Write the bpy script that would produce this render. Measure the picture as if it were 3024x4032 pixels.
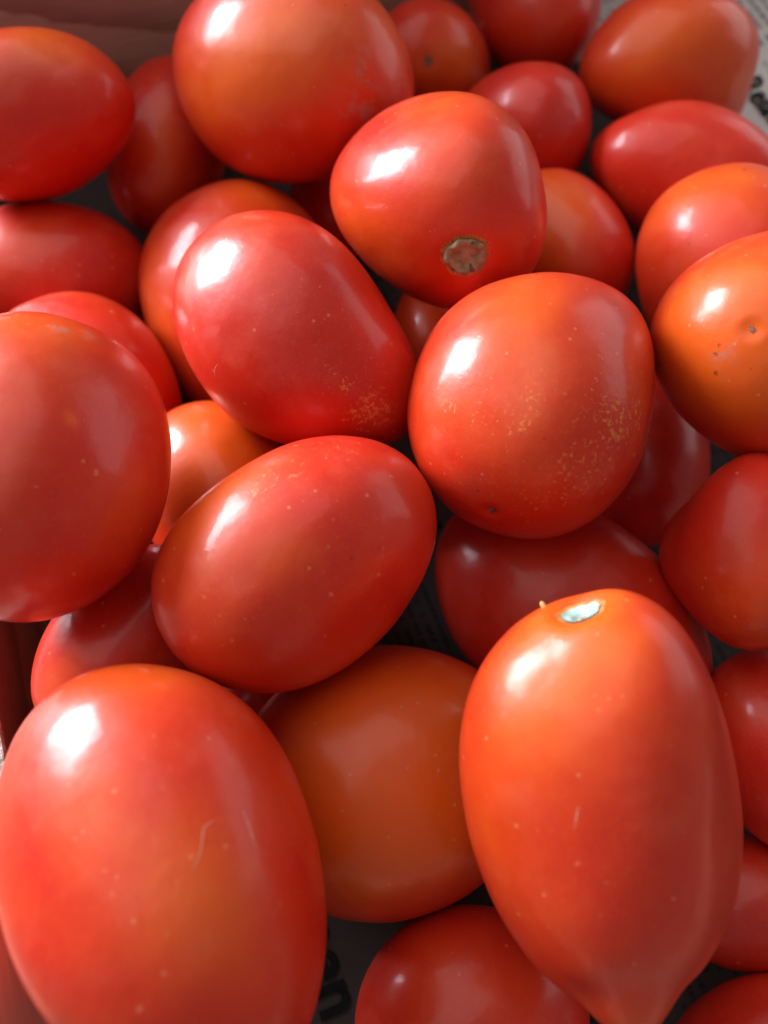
import bpy, bmesh, math, random
from mathutils import Vector, Matrix, noise

# ---------------------------------------------------------------- camera, world, lamps, exposure
scene = bpy.context.scene
for o in list(bpy.data.objects):
    bpy.data.objects.remove(o)
COL = scene.collection
R = math.radians

cam_d = bpy.data.cameras.new('camera')
cam = bpy.data.objects.new('camera', cam_d)
COL.objects.link(cam)
cam_d.sensor_fit = 'HORIZONTAL'
cam_d.sensor_width = 36.0
cam_d.lens = 38.78
cam_d.clip_start = 0.01
cam_d.clip_end = 50.0
cam.location = (0, 0, 0.224)
cam.rotation_euler = (R(24.0), 0, 0)
cam_d.dof.use_dof = True
cam_d.dof.focus_distance = 0.160
cam_d.dof.aperture_fstop = 14.0
scene.camera = cam

world = bpy.data.worlds.new('World')
scene.world = world
world.use_nodes = True
bg = world.node_tree.nodes['Background']
bg.inputs['Color'].default_value = (0.98, 0.98, 1.0, 1)
bg.inputs['Strength'].default_value = 0.15

def area(name, loc, target, w, h, power, color):
    l = bpy.data.lights.new(name, 'AREA')
    l.shape = 'RECTANGLE'; l.size = w; l.size_y = h
    l.energy = power; l.color = color
    o = bpy.data.objects.new(name, l); COL.objects.link(o)
    o.location = loc
    o.rotation_euler = (Vector(target) - Vector(loc)).to_track_quat('-Z', 'Y').to_euler()
    return o
# the window to the left, and the pale room wall it lights on the right
area('window_light', (-1.06, 0.86, 0.46), (0.0, 0.08, 0.07), 0.60, 0.72, 41.0, (0.87, 0.905, 1.0))
area('upper_fill', (-0.55, 0.55, 1.35), (0.0, 0.1, 0.07), 1.8, 1.6, 8.0, (1.0, 0.97, 0.95))  # added soft fill overhead, spreads the key light across the heap
area('room_wall_glow', (1.10, 0.80, 0.42), (0.05, 0.1, 0.07), 1.2, 0.8, 3.2, (1.0, 0.94, 0.95))

scene.view_settings.view_transform = 'Standard'
scene.view_settings.look = 'None'
scene.view_settings.exposure = 0.40
scene.view_settings.gamma = 1.0
# shape, place and skin marks of every tomato (metres; mark directions are in the local frame of the tomato)
DATA = {
'T1': {'loc':[-0.03509,0.00232,0.07947],'rot':[[-0.86867,0.17198,0.46459],[-0.45256,0.10601,-0.88541],[-0.20152,-0.97938,-0.01426]],'r':0.02454,'k':1.4065,'w':[-0.0311,0.0051,0.0325,0.0078,0.0398,-0.0223,-0.0074,0.0422,0.0455,-0.006,0.0048,0.029,-0.0097,-0.063,0.004,0.0005,0.0056,0.0116,0.0359,-0.0483,-0.0392,-0.1099,0.1342,0.0756,-0.0956,-0.0726,0.0418,0.0359,0.0421,0.0012,0.0144],'ex':2.25,'base':0.24,'o':[[-0.4568,-0.3399,-0.822,0.5155,0.75],[-0.4772,-0.8484,0.2291,0.3942,0.55],[-0.1277,-0.964,-0.2332,0.2729,0.4]],'f':[[-0.3288,-0.9411,-0.0784,0.9097,0.25]],'p':[[-0.1074,-0.9909,0.0808,0.0182],[-0.2608,-0.9181,0.2984,0.0182],[-0.1815,-0.8956,0.4062,0.0182],[-0.4124,-0.8978,0.1547,0.0152],[-0.1515,-0.9879,0.0343,0.0212],[-0.1046,-0.9944,-0.012,0.0182],[-0.5028,-0.8415,-0.1978,0.0121],[-0.6382,-0.7566,-0.1423,0.0152],[-0.6041,-0.7802,-0.162,0.0121],[0.0045,-0.9832,-0.1825,0.0152],[0.0014,-0.8877,0.4603,0.0303],[-0.4562,-0.8228,-0.339,0.0121],[-0.7309,-0.6431,-0.2283,0.0121],[-0.7988,-0.4929,-0.345,0.0121],[-0.8192,-0.5399,-0.1936,0.0121]],'l':[[[-0.6707,-0.7417,0.0075],[-0.6481,-0.7614,0.0105],[-0.6155,-0.788,0.0162],[-0.5919,-0.8044,0.0507],[-0.5651,-0.8204,0.0877],[-0.5273,-0.8412,0.1201],[-0.4933,-0.8586,0.1393]],[[-0.7943,-0.6074,0.0124],[-0.7895,-0.6067,0.0924],[-0.7752,-0.6083,0.1705]]]},
'T2': {'loc':[0.03613,0.01347,0.0779],'rot':[[0.99664,-0.00269,-0.08184],[0.0748,0.43647,0.8966],[0.03331,-0.89971,0.43521]],'r':0.02267,'k':1.5396,'w':[-0.0249,-0.0602,-0.0063,0.0153,-0.0072,-0.0415,0.0011,-0.0245,0.0129,0.0038,0.0167,0.0004,-0.0376,-0.0033,0.0388,0.0061,-0.0064,0.0011,0.0254,0.0784,0.0188,0.0324,-0.1518,0.1345,-0.0397,-0.0438,-0.1397,-0.0505,-0.1516,0.1843,0.0528],'ex':2.3,'base':0.22,'o':[[-0.3233,-0.3314,0.8863,0.5832,0.8],[0.0491,-0.5612,0.8262,0.4117,0.6],[-0.9051,-0.3732,0.2038,0.4803,0.3],[-0.7292,-0.661,-0.177,0.4117,0.3],[-0.0386,-0.5,-0.8652,0.3088,0.7],[-0.4191,-0.7555,0.5035,0.4117,0.5]],'f':[[-0.3657,-0.4418,0.8192,0.0892,1.0],[-0.2553,-0.5776,0.7753,0.0549,0.9],[-0.2038,-0.9423,0.2655,0.8576,0.22]],'p':[[-0.3821,-0.9229,-0.0469,0.024],[-0.0888,-0.8098,0.5799,0.0206],[-0.0127,-0.816,0.5779,0.0172],[-0.1755,-0.7817,0.5985,0.0137],[-0.1616,-0.8195,0.5499,0.0206],[0.2455,-0.8891,0.3863,0.0137],[0.2943,-0.9539,0.0589,0.0172],[-0.2247,-0.9664,-0.1245,0.0172],[0.2566,-0.9665,-0.0033,0.0137],[-0.5668,-0.7401,-0.3618,0.0172],[-0.2576,-0.9297,-0.2633,0.0206]],'s':[[-0.1005,-0.2671,0.9584,0.2127]],'t':[[-0.0054,-0.5021,-0.8648,0.4117]],'n':[[-0.3161,-0.0073,0.9487,0.0206]],'l':[[[-0.3497,-0.9181,0.1864],[-0.368,-0.9186,0.1439],[-0.3875,-0.9171,0.094]]]},
'T3': {'loc':[-0.01625,0.05592,0.07569],'rot':[[-0.5903,-0.21596,-0.77776],[0.73738,0.24768,-0.62843],[0.32835,-0.94447,0.01303]],'r':0.02159,'k':1.3603,'w':[0.0055,0.0031,0.0246,0.0002,0.035,-0.0176,-0.0175,-0.0199,0.0116,-0.0146,0.0492,0.0209,0.0006,0.0429,0.0868,-0.0163,-0.0263,-0.0782,0.0521,0.0267,-0.0328,-0.0024,0.1889,0.0003,-0.0122,-0.0203,0.0546,0.0054,0.0023,-0.1418,-0.0027],'ex':2.12,'base':0.16,'o':[[0.744,-0.5373,0.3972,0.5743,0.5],[0.1253,-0.9849,0.1192,0.2461,0.55],[0.0721,-0.8251,0.5603,0.4922,0.3],[0.847,-0.5294,0.047,0.4922,0.4]],'f':[[0.6327,-0.7709,0.0742,0.1395,1.1],[0.5385,-0.8094,-0.2344,0.1149,1.0],[0.6986,-0.7074,-0.1073,0.4922,0.7],[0.5301,-0.6801,-0.5065,0.4102,0.75],[0.698,-0.6785,0.229,0.2871,0.3],[0.4051,-0.8999,0.1612,0.6973,0.4],[0.051,-0.7528,0.6563,0.6973,0.5],[0.0272,-0.9935,0.1104,1.0665,0.32]],'d':[[-0.2421,-0.9603,-0.1389,0.0205],[-0.4801,-0.847,0.2282,0.0205],[-0.1056,-0.9461,-0.3063,0.0164],[-0.3328,-0.9391,-0.0861,0.0123],[-0.1056,-0.5607,0.8212,0.0164],[0.8097,-0.5737,0.1232,0.0164]],'p':[[0.0042,-0.7927,0.6096,0.0205],[-0.1231,-0.8493,0.5133,0.0246],[-0.3271,-0.8835,-0.3354,0.0205],[-0.3855,-0.9199,0.0716,0.0287],[-0.1084,-0.9897,0.0933,0.0205],[0.0969,-0.7602,-0.6425,0.0205],[0.012,-0.9702,0.2419,0.0164],[0.0977,-0.9911,-0.0909,0.0164],[0.1735,-0.8717,0.4584,0.0164]]},
'T4': {'loc':[-0.02008,0.11106,0.07128],'rot':[[0.71945,0.11437,-0.68506],[0.63448,0.29301,0.71525],[0.28253,-0.94924,0.13824]],'r':0.02264,'k':1.3899,'w':[-0.045,0.0074,0.0229,0.0056,0.0118,-0.0114,-0.0273,0.0336,-0.0148,-0.0036,0.0722,-0.0496,0.0074,0.0834,-0.0059,-0.0251,0.0717,0.0373,-0.0323,-0.0256,-0.026,-0.1359,0.0405,0.0742,-0.0402,-0.0844,-0.0043,0.0812,0.0672,0.0115,-0.0081],'ex':2.12,'base':0.0,'o':[[0.0841,-0.8121,0.5774,0.5021,0.4],[-0.3935,-0.6493,0.6509,0.3195,0.35]],'f':[[-0.0688,-0.7574,-0.6493,0.2191,1.0],[0.0026,-0.4867,-0.8735,0.3287,1.25],[0.3761,-0.8746,-0.3059,0.2282,0.55],[0.1281,-0.9401,-0.316,0.7303,0.32],[0.0983,-0.6594,-0.7454,0.5021,0.55],[0.5363,-0.4093,-0.7381,0.1369,0.6],[-0.4768,-0.7369,-0.4792,0.4108,0.35]],'d':[[0.7659,-0.446,-0.4631,0.0274]],'p':[[0.0376,-0.9992,-0.013,0.0183],[0.2158,-0.9182,-0.3321,0.0183],[0.3824,-0.911,-0.1545,0.0183]],'l':[[[-0.7152,-0.6987,0.0142],[-0.7498,-0.6614,0.0187],[-0.7838,-0.6209,0.0115],[-0.8052,-0.593,-0.0031]]]},
'T5': {'loc':[0.03125,0.09157,0.07445],'rot':[[-0.89765,-0.22719,-0.37764],[0.4026,-0.07416,-0.91237],[0.17928,-0.97102,0.15804]],'r':0.02542,'k':1.1907,'w':[-0.0118,-0.0328,-0.0014,-0.0265,0.0186,0.0138,-0.0184,-0.0158,0.0235,0.0044,-0.0885,-0.0619,-0.0197,0.029,0.0153,0.0382,0.0053,0.013,-0.0339,0.0313,-0.0017,0.1639,0.1295,-0.1457,-0.0682,0.0168,-0.077,0.0342,-0.0446,-0.0426,-0.0372],'ex':2.12,'base':0.2,'o':[[0.5889,-0.7929,-0.1569,0.4976,0.65],[0.7537,-0.3215,0.5732,0.3445,0.45],[0.2953,-0.6868,0.6642,0.5741,0.4],[0.2532,-0.9603,0.1174,0.4593,0.3]],'f':[[-0.5117,-0.7453,0.4275,0.4593,1.05],[-0.4245,-0.4978,0.7563,0.4976,0.98],[0.1665,-0.7302,0.6627,0.2373,1.05],[0.4089,-0.593,0.6936,0.1608,1.0],[0.639,-0.4381,0.6322,0.1608,1.0],[-0.3134,-0.9424,0.1172,0.2297,0.7],[0.0977,-0.5913,0.8005,0.9952,0.55],[-0.5383,-0.8196,0.1962,0.3445,0.85],[-0.2218,-0.2991,0.9281,0.6124,0.6]],'d':[[0.1534,-0.1704,0.9734,0.0191],[0.2768,0.1233,0.953,0.023],[0.2333,-0.1596,0.9592,0.0153],[0.5777,-0.7088,0.4047,0.0153],[-0.0773,-0.6884,0.7212,0.0153],[-0.3237,-0.575,0.7514,0.0153]],'p':[[0.4465,-0.7298,0.5177,0.0153],[-0.146,-0.9893,-0.0029,0.0191],[0.2709,-0.6317,0.7263,0.0191]],'b':[[-0.0178,-0.0136,0.9997,0.0498]]},
'T6': {'loc':[0.0127,0.14729,0.07504],'rot':[[-0.72287,0.54056,0.43041],[-0.63123,-0.26322,-0.72956],[-0.28108,-0.79906,0.5315]],'r':0.02278,'k':1.4217,'w':[-0.0094,0.0049,0.0497,0.0151,0.0291,0.0126,-0.0008,0.0189,0.0574,0.0229,0.0304,0.107,0.0741,-0.0296,-0.0381,-0.0242,0.0079,0.0098,0.0294,0.0041,-0.083,0.0141,0.1037,0.005,-0.033,-0.0466,-0.009,0.1033,-0.004,-0.0417,-0.0441],'ex':2.12,'base':0.15,'o':[[-0.4274,-0.8898,0.1601,0.5297,0.7],[0.8402,-0.5363,0.0807,0.5297,0.55],[0.9014,-0.2484,0.3545,0.4334,0.45],[0.0002,-0.6995,0.7146,0.4334,0.35]],'d':[[0.0446,-0.4431,0.8954,0.0144],[0.0189,-0.3574,0.9338,0.0144]],'p':[[0.5684,-0.3364,0.7509,0.0144],[0.5388,-0.3307,0.7748,0.0144]],'s':[[0.4704,-0.0094,0.8824,0.1782]]},
'T7': {'loc':[-0.02535,0.19777,0.06738],'rot':[[-0.33627,0.42907,0.83835],[-0.86032,0.22216,-0.45879],[-0.3831,-0.87553,0.29443]],'r':0.02642,'k':1.3447,'w':[-0.0191,-0.0158,0.0003,-0.0045,0.0031,-0.0223,0.0059,0.0183,-0.0004,-0.0036,-0.0196,-0.0599,-0.028,-0.013,-0.0082,0.0113,0.0238,0.0041,0.0083,0.0119,0.0029,0.0544,0.0314,-0.0682,-0.0279,-0.0511,-0.0319,-0.0109,0.0093,-0.0004,0.0397],'ex':2.12,'base':0.2,'o':[[0.0856,-0.8582,0.5061,0.6155,0.95],[0.6378,-0.7209,-0.2712,0.5208,0.6],[0.5352,-0.7901,0.2989,0.5208,0.5],[-0.4714,-0.1807,0.8632,0.3787,0.5]],'d':[[-0.327,-0.6477,0.6881,0.0189]],'g':[[0.0903,-0.4586,0.884,0.161],[0.3545,-0.2918,0.8884,0.1894]]},
'T8': {'loc':[-0.09485,0.18628,0.06501],'rot':[[-0.29314,-0.00495,-0.95606],[0.87339,0.4054,-0.26989],[0.38892,-0.91413,-0.11452]],'r':0.02047,'k':1.3687,'w':[-0.0289,-0.0097,-0.0067,0.0169,0.0535,0.0299,0.0021,-0.0604,0.0093,0.014,0.0046,-0.05,-0.0362,-0.0067,0.0102,0.0146,0.0394,0.0715,-0.0928,-0.0227,0.0207,0.1027,0.2414,0.0492,-0.1855,0.0246,-0.0585,0.0655,-0.135,-0.0024,-0.0602],'ex':2.12,'base':0.08,'o':[[0.4518,-0.6494,-0.6117,0.5437,0.9],[0.2644,-0.9458,-0.1886,0.5437,0.6]]},
'T9': {'loc':[-0.068,0.20972,0.03348],'rot':[[-0.98895,-0.01261,-0.14773],[0.13544,0.32849,-0.93475],[0.06031,-0.94442,-0.32315]],'r':0.01816,'k':1.5363,'w':[0.0,0.0,0.0,0.0,0.0,0.0,0.0,0.0,0.0,0.0,0.0,0.0,0.0,0.0,0.0,0.0,0.0,0.0,0.0,0.0,0.0,0.0,0.0,0.0,0.0,0.0,0.0,0.0,0.0,0.0,0.0],'ex':2.12,'base':-0.05,'o':[[-0.2726,-0.8986,0.3438,0.4397,0.8],[-0.1714,-0.9848,0.0291,0.3198,0.6],[-0.3348,-0.6282,0.7024,0.4796,0.5]]},
'T10': {'loc':[-0.04098,0.15089,0.03472],'rot':[[-0.9974,0.02705,0.06675],[-0.06579,0.0348,-0.99723],[-0.0293,-0.99903,-0.03293]],'r':0.02702,'k':1.2981,'w':[-0.0254,0.0042,-0.0005,-0.0003,0.0161,-0.0222,0.0411,0.0672,0.0124,-0.007,-0.0031,0.0179,0.0097,-0.1042,-0.0231,-0.0116,0.059,0.0218,-0.0155,-0.0258,0.0074,0.0468,0.0529,0.0006,-0.0369,-0.069,0.0082,0.0076,-0.0476,0.0001,0.0392],'ex':2.12,'base':0.12,'o':[[0.7886,-0.5843,0.1915,0.4367,0.75],[-0.3471,-0.7733,-0.5306,0.5337,0.9],[0.5434,-0.4388,0.7157,0.5337,0.6]]},
'T11': {'loc':[-0.09547,0.1594,0.03212],'rot':[[0.03209,-0.04175,-0.99861],[0.91305,0.40766,0.01229],[0.40658,-0.91218,0.0512]],'r':0.02104,'k':1.3355,'w':[0.0,0.0,0.0,0.0,0.0,0.0,0.0,0.0,0.0,0.0,0.0,0.0,0.0,0.0,0.0,0.0,0.0,0.0,0.0,0.0,0.0,0.0,0.0,0.0,0.0,0.0,0.0,0.0,0.0,0.0,0.0],'ex':2.12,'base':-0.05,'o':[[0.3527,-0.9294,-0.1087,0.5749,0.35],[-0.033,-0.9964,0.0786,0.5749,0.4]]},
'T12': {'loc':[-0.0759,0.11637,0.04308],'rot':[[0.71458,0.20131,-0.66996],[0.63906,0.20173,0.74223],[0.28457,-0.95853,0.0155]],'r':0.02114,'k':1.3005,'w':[0.0031,0.0246,-0.0091,-0.02,0.0176,-0.0085,-0.0046,0.027,-0.0198,0.0011,-0.0147,0.0706,-0.0157,0.0183,-0.0196,-0.0002,-0.0019,-0.035,-0.0017,-0.0405,0.0155,0.0362,0.0749,-0.0779,0.0053,0.0067,0.1,-0.0229,0.0218,-0.0626,0.0076],'ex':2.12,'base':0.12,'o':[[0.922,-0.3686,0.1183,0.5064,0.3]],'p':[[0.8413,-0.5364,0.0671,0.0394]]},
'T13': {'loc':[-0.06385,0.07174,0.08555],'rot':[[-0.99816,0.02379,0.05575],[-0.05538,0.01622,-0.99833],[-0.02466,-0.99959,-0.01487]],'r':0.02306,'k':1.3026,'w':[-0.0076,-0.0167,-0.0032,-0.002,-0.0032,-0.0076,0.0015,0.0171,0.0066,-0.0004,0.0514,0.0673,0.0051,-0.0016,-0.0109,-0.0069,-0.0054,-0.026,0.001,0.0354,0.0073,0.0093,-0.0345,0.0085,-0.0024,-0.0032,-0.0261,-0.0114,-0.0198,0.0337,0.007],'ex':2.2,'base':0.14,'o':[[-0.2025,-0.7673,-0.6085,0.4155,0.85],[-0.5217,-0.8517,0.0488,0.0604,0.9],[-0.1665,-0.984,-0.0628,0.4532,0.4],[-0.7956,-0.3809,0.4711,0.3399,0.35]],'f':[[-0.5217,-0.8517,0.0488,0.068,0.8],[-0.4135,-0.5117,0.7531,0.0906,0.7],[-0.6586,-0.7254,0.2,0.8687,0.2]],'d':[[-0.3161,-0.3989,-0.8608,0.0378],[-0.4255,-0.3385,-0.8393,0.034],[-0.6452,-0.3418,-0.6834,0.0378],[-0.7532,-0.1781,-0.6332,0.0378],[-0.654,-0.7125,-0.2541,0.0189],[-0.3744,-0.3684,-0.8509,0.0151]],'p':[[-0.6734,-0.6576,0.3377,0.0415],[-0.4553,-0.3229,0.8297,0.0151],[-0.3379,-0.8189,0.464,0.0151]],'g':[[-0.497,-0.5918,-0.6346,0.1209],[-0.2937,-0.7322,-0.6145,0.0982],[-0.5926,-0.4857,-0.6426,0.068]]},
'T14': {'loc':[-0.03959,0.08464,0.04499],'rot':[[-0.91239,0.17039,0.37218],[-0.37393,0.02291,-0.92717],[-0.16651,-0.98511,0.04282]],'r':0.01876,'k':1.2455,'w':[0.0,0.0,0.0,0.0,0.0,0.0,0.0,0.0,0.0,0.0,0.0,0.0,0.0,0.0,0.0,0.0,0.0,0.0,0.0,0.0,0.0,0.0,0.0,0.0,0.0,0.0,0.0,0.0,0.0,0.0,0.0],'ex':2.12,'base':0.25,'o':[[-0.3819,-0.9182,-0.1048,1.1222,1.0],[-0.3404,-0.8549,0.3915,0.7087,0.7]]},
'T15': {'loc':[-0.05304,0.0452,0.05369],'rot':[[-0.83101,-0.15351,-0.53465],[0.50815,0.18149,-0.84193],[0.22628,-0.97134,-0.07281]],'r':0.01635,'k':1.412,'w':[0.0,0.0,0.0,0.0,0.0,0.0,0.0,0.0,0.0,0.0,0.0,0.0,0.0,0.0,0.0,0.0,0.0,0.0,0.0,0.0,0.0,0.0,0.0,0.0,0.0,0.0,0.0,0.0,0.0,0.0,0.0],'ex':2.12,'base':0,'o':[[-0.1192,-0.9781,0.1705,0.7143,0.25],[0.2663,-0.7847,0.5597,0.3572,0.6]]},
'T16': {'loc':[-8e-05,0.02007,0.04103],'rot':[[-0.19436,-0.07204,-0.97828],[0.8961,0.39265,-0.20695],[0.39903,-0.91686,-0.01176]],'r':0.02748,'k':1.1378,'w':[-0.0132,-0.0026,0.0116,0.0006,-0.0103,-0.0103,0.0017,0.004,-0.001,-0.0016,-0.0005,-0.0118,0.0118,-0.0049,0.0058,-0.007,0.019,0.0009,0.0029,0.007,-0.0137,-0.002,-0.0294,0.0004,0.0269,-0.0351,-0.0105,0.0223,0.0022,-0.0078,0.0025],'ex':2.12,'base':0.34,'o':[[0.3929,-0.9187,-0.0402,0.6782,1.0],[-0.0938,-0.9435,0.3178,0.6068,0.6],[0.5089,-0.7572,-0.4095,0.5354,0.5],[-0.2538,-0.9632,-0.088,0.5354,0.35],[0.6637,-0.689,0.2911,0.3569,0.4]],'f':[[0.3574,-0.7784,-0.516,0.3926,0.5],[-0.0969,-0.9888,-0.1133,0.5354,0.2]],'p':[[0.6276,-0.7482,0.2153,0.0143],[0.3144,-0.9398,-0.1339,0.0178],[0.9868,-0.0102,-0.1618,0.0178],[-0.0185,-0.965,-0.2616,0.0107]]},
'T17': {'loc':[0.04432,0.05805,0.03277],'rot':[[0.58955,0.10619,-0.80072],[0.73788,0.33245,0.58737],[0.32857,-0.93712,0.11764]],'r':0.02467,'k':1.4713,'w':[-0.0217,-0.0239,0.0219,0.0016,0.0216,-0.0112,-0.0025,0.0213,0.0073,-0.0027,0.0252,-0.0128,-0.0101,0.0003,-0.0044,-0.0022,0.0279,0.0158,0.0057,0.0523,-0.0279,0.0643,0.0859,-0.056,-0.0443,-0.0552,-0.092,0.0441,-0.0067,-0.0199,-0.0001],'ex':2.12,'base':-0.05,'o':[[0.0793,-0.954,0.289,0.5398,0.35],[0.658,-0.4771,-0.5826,0.2699,0.3]]},
'T18': {'loc':[0.07832,0.06288,0.06219],'rot':[[-0.95588,-0.08814,-0.28022],[0.26835,0.12605,-0.95504],[0.1195,-0.9881,-0.09684]],'r':0.01817,'k':1.1305,'w':[-0.1018,0.0324,0.0856,-0.0271,-0.0634,0.0091,-0.011,-0.0478,-0.0041,0.0155,-0.0314,0.0305,0.0769,-0.0047,0.0015,-0.007,0.1361,-0.0286,-0.0267,-0.0869,-0.1209,0.1043,-0.3145,-0.1803,0.195,-0.2112,0.1478,0.2332,0.0489,0.056,-0.0129],'ex':2.12,'base':-0.02,'o':[[0.6308,-0.6016,0.49,0.5875,0.5],[0.1289,-0.6023,0.7878,0.4807,0.4]]},
'T19': {'loc':[0.08572,0.02612,0.03958],'rot':[[-0.98004,0.07678,0.18337],[-0.18161,0.02943,-0.98293],[-0.08087,-0.99661,-0.0149]],'r':0.01539,'k':1.4027,'w':[0.0,0.0,0.0,0.0,0.0,0.0,0.0,0.0,0.0,0.0,0.0,0.0,0.0,0.0,0.0,0.0,0.0,0.0,0.0,0.0,0.0,0.0,0.0,0.0,0.0,0.0,0.0,0.0,0.0,0.0,0.0],'ex':2.12,'base':-0.05,'o':[[0.5628,-0.6981,-0.4427,0.3907,0.3]]},
'T20': {'loc':[0.0816,0.10371,0.07782],'rot':[[0.0,0.99398,0.10957],[-0.97701,0.02336,-0.21189],[-0.21318,-0.10705,0.97113]],'r':0.02387,'k':1.02,'w':[-0.0131,-0.0137,-0.0052,0.0347,0.012,-0.0146,-0.0075,-0.0084,0.025,0.0007,-0.034,-0.0952,-0.0332,0.0145,0.0572,0.0231,0.0284,0.0596,-0.0017,-0.0521,-0.002,-0.0813,-0.0023,0.1102,0.0175,-0.0398,-0.0213,-0.0015,0.0058,-0.0032,0.0268],'ex':2.12,'base':0.3,'o':[[-0.0381,-0.6204,0.7834,0.8241,0.8],[0.0129,-0.9325,0.3609,0.4944,0.65],[0.4888,-0.6346,0.5987,0.6181,0.7],[0.4864,-0.8729,-0.0396,0.3296,0.6]],'f':[[-0.4218,-0.6595,0.6222,0.0577,0.9],[0.3308,-0.752,0.5701,0.4944,0.25]],'d':[[0.3297,-0.7858,0.5232,0.0288],[0.4584,-0.7628,0.4561,0.0288],[0.2733,-0.7764,0.5679,0.0206],[0.4974,-0.5834,0.6421,0.0165]],'p':[[0.5469,-0.8013,0.2424,0.0165],[-0.484,-0.775,0.4064,0.0165]],'g':[[0.3795,-0.7716,0.5105,0.1648]],'b':[[0.2198,-0.6144,0.7577,0.033]]},
'T21': {'loc':[0.09047,0.14549,0.05377],'rot':[[0.83759,0.16887,-0.51955],[0.49906,0.15035,0.85342],[0.22223,-0.9741,0.04166]],'r':0.02383,'k':1.1058,'w':[-0.0068,-0.0205,-0.0013,0.0091,0.0046,-0.0012,0.0057,-0.0121,0.0025,-0.008,0.0452,0.0457,-0.0286,-0.0502,0.0699,-0.0194,0.0049,0.0668,-0.0056,0.0159,0.0037,-0.0625,0.0217,0.0059,0.0001,-0.0061,-0.1033,0.0007,0.0656,-0.0172,0.0042],'ex':2.12,'base':0.2,'o':[[0.1282,-0.8817,0.454,0.5547,0.8],[-0.3964,-0.5493,0.7356,0.4538,0.6],[-0.7339,-0.6723,-0.0969,0.4034,0.3]],'d':[[0.3216,-0.8198,0.4737,0.0303],[-0.5952,-0.7884,0.1558,0.0202]],'p':[[-0.1756,-0.7945,0.5814,0.0252]]},
'T22': {'loc':[0.09072,0.1901,0.0403],'rot':[[0.40371,0.12976,-0.90564],[0.83577,0.35037,0.42277],[0.37216,-0.92758,0.03299]],'r':0.01971,'k':1.4998,'w':[-0.066,-0.0297,0.0272,0.0138,0.0751,-0.0725,-0.0022,0.0242,0.008,-0.0083,0.0095,0.0894,-0.0079,-0.0677,0.0256,-0.0106,0.0983,0.1031,0.0344,0.0153,-0.0202,-0.0571,0.2688,0.0028,-0.1275,-0.1987,-0.1482,0.0129,0.0681,-0.0661,0.1133],'ex':2.6,'base':0.0,'o':[[0.1241,-0.8188,0.5606,0.5568,0.2]],'f':[[0.1445,-0.9847,-0.0975,0.4872,0.35]]},
'T23': {'loc':[0.09014,0.23493,0.04214],'rot':[[-0.04861,-0.09117,-0.99465],[0.91244,0.40104,-0.08135],[0.40631,-0.91151,0.06369]],'r':0.02236,'k':1.2441,'w':[-0.0064,-0.064,-0.0275,0.0389,0.0351,-0.0144,0.0216,0.0154,0.0072,-0.0079,0.011,0.1665,0.0461,-0.148,0.0038,-0.0294,-0.0053,0.0645,-0.0068,0.0852,0.0425,-0.1349,0.1072,0.0485,-0.0204,0.0057,-0.2138,-0.0631,0.1253,-0.0517,0.0431],'ex':2.12,'base':0.2,'o':[[-0.2792,-0.8515,0.4439,0.7859,0.9],[-0.1913,-0.9679,-0.1632,0.7859,0.45],[-0.6139,-0.5005,-0.6104,0.4584,0.5]]},
'T24': {'loc':[0.04337,0.2125,0.03777],'rot':[[0.0,0.92579,0.37804],[-0.71918,0.26267,-0.64326],[-0.69482,-0.27188,0.66581]],'r':0.01932,'k':1.2379,'w':[0.0048,0.0059,0.0116,0.0114,0.0252,0.0069,-0.0069,-0.0543,-0.0707,-0.0169,-0.011,0.0114,-0.0292,0.0607,0.0644,0.0246,-0.0137,-0.0351,0.0085,0.0457,-0.0102,-0.0078,0.056,-0.0052,-0.0766,0.01,-0.0047,0.0133,0.0244,0.0457,-0.0164],'ex':2.12,'base':-0.12,'d':[[-0.2879,-0.4251,0.8581,0.0446]]},
'T25': {'loc':[0.01631,0.24837,0.03283],'rot':[[0.0,0.86091,-0.50875],[-0.90849,-0.21261,-0.35978],[-0.4179,0.4622,0.78213]],'r':0.01768,'k':1.3173,'w':[0.0,0.0,0.0,0.0,0.0,0.0,0.0,0.0,0.0,0.0,0.0,0.0,0.0,0.0,0.0,0.0,0.0,0.0,0.0,0.0,0.0,0.0,0.0,0.0,0.0,0.0,0.0,0.0,0.0,0.0,0.0],'ex':2.12,'base':0.1,'o':[[0.3107,0.8628,0.3989,0.6979,1.0],[0.7063,0.3638,0.6073,0.6107,0.6]],'b':[[0.5046,0.4174,0.7558,0.1047]]},
'T26': {'loc':[0.05071,0.27448,0.03694],'rot':[[0.9592,0.12379,-0.25419],[0.25828,-0.01791,0.9659],[0.11501,-0.99215,-0.04915]],'r':0.021,'k':1.3745,'w':[0.0,0.0,0.0,0.0,0.0,0.0,0.0,0.0,0.0,0.0,0.0,0.0,0.0,0.0,0.0,0.0,0.0,0.0,0.0,0.0,0.0,0.0,0.0,0.0,0.0,0.0,0.0,0.0,0.0,0.0,0.0],'ex':2.12,'base':0,'o':[[-0.0469,-0.6114,-0.79,0.9034,0.35]]},
'T27': {'loc':[0.05219,0.16801,0.03607],'rot':[[-0.89597,0.14602,0.41942],[-0.4057,0.11505,-0.90673],[-0.18066,-0.98257,-0.04384]],'r':0.01745,'k':1.396,'w':[0.0,0.0,0.0,0.0,0.0,0.0,0.0,0.0,0.0,0.0,0.0,0.0,0.0,0.0,0.0,0.0,0.0,0.0,0.0,0.0,0.0,0.0,0.0,0.0,0.0,0.0,0.0,0.0,0.0,0.0,0.0],'ex':2.12,'base':0.1,'o':[[0.1916,-0.9227,-0.3347,0.8468,0.9],[0.2637,-0.9614,0.0779,0.6928,0.5]]},
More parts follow.
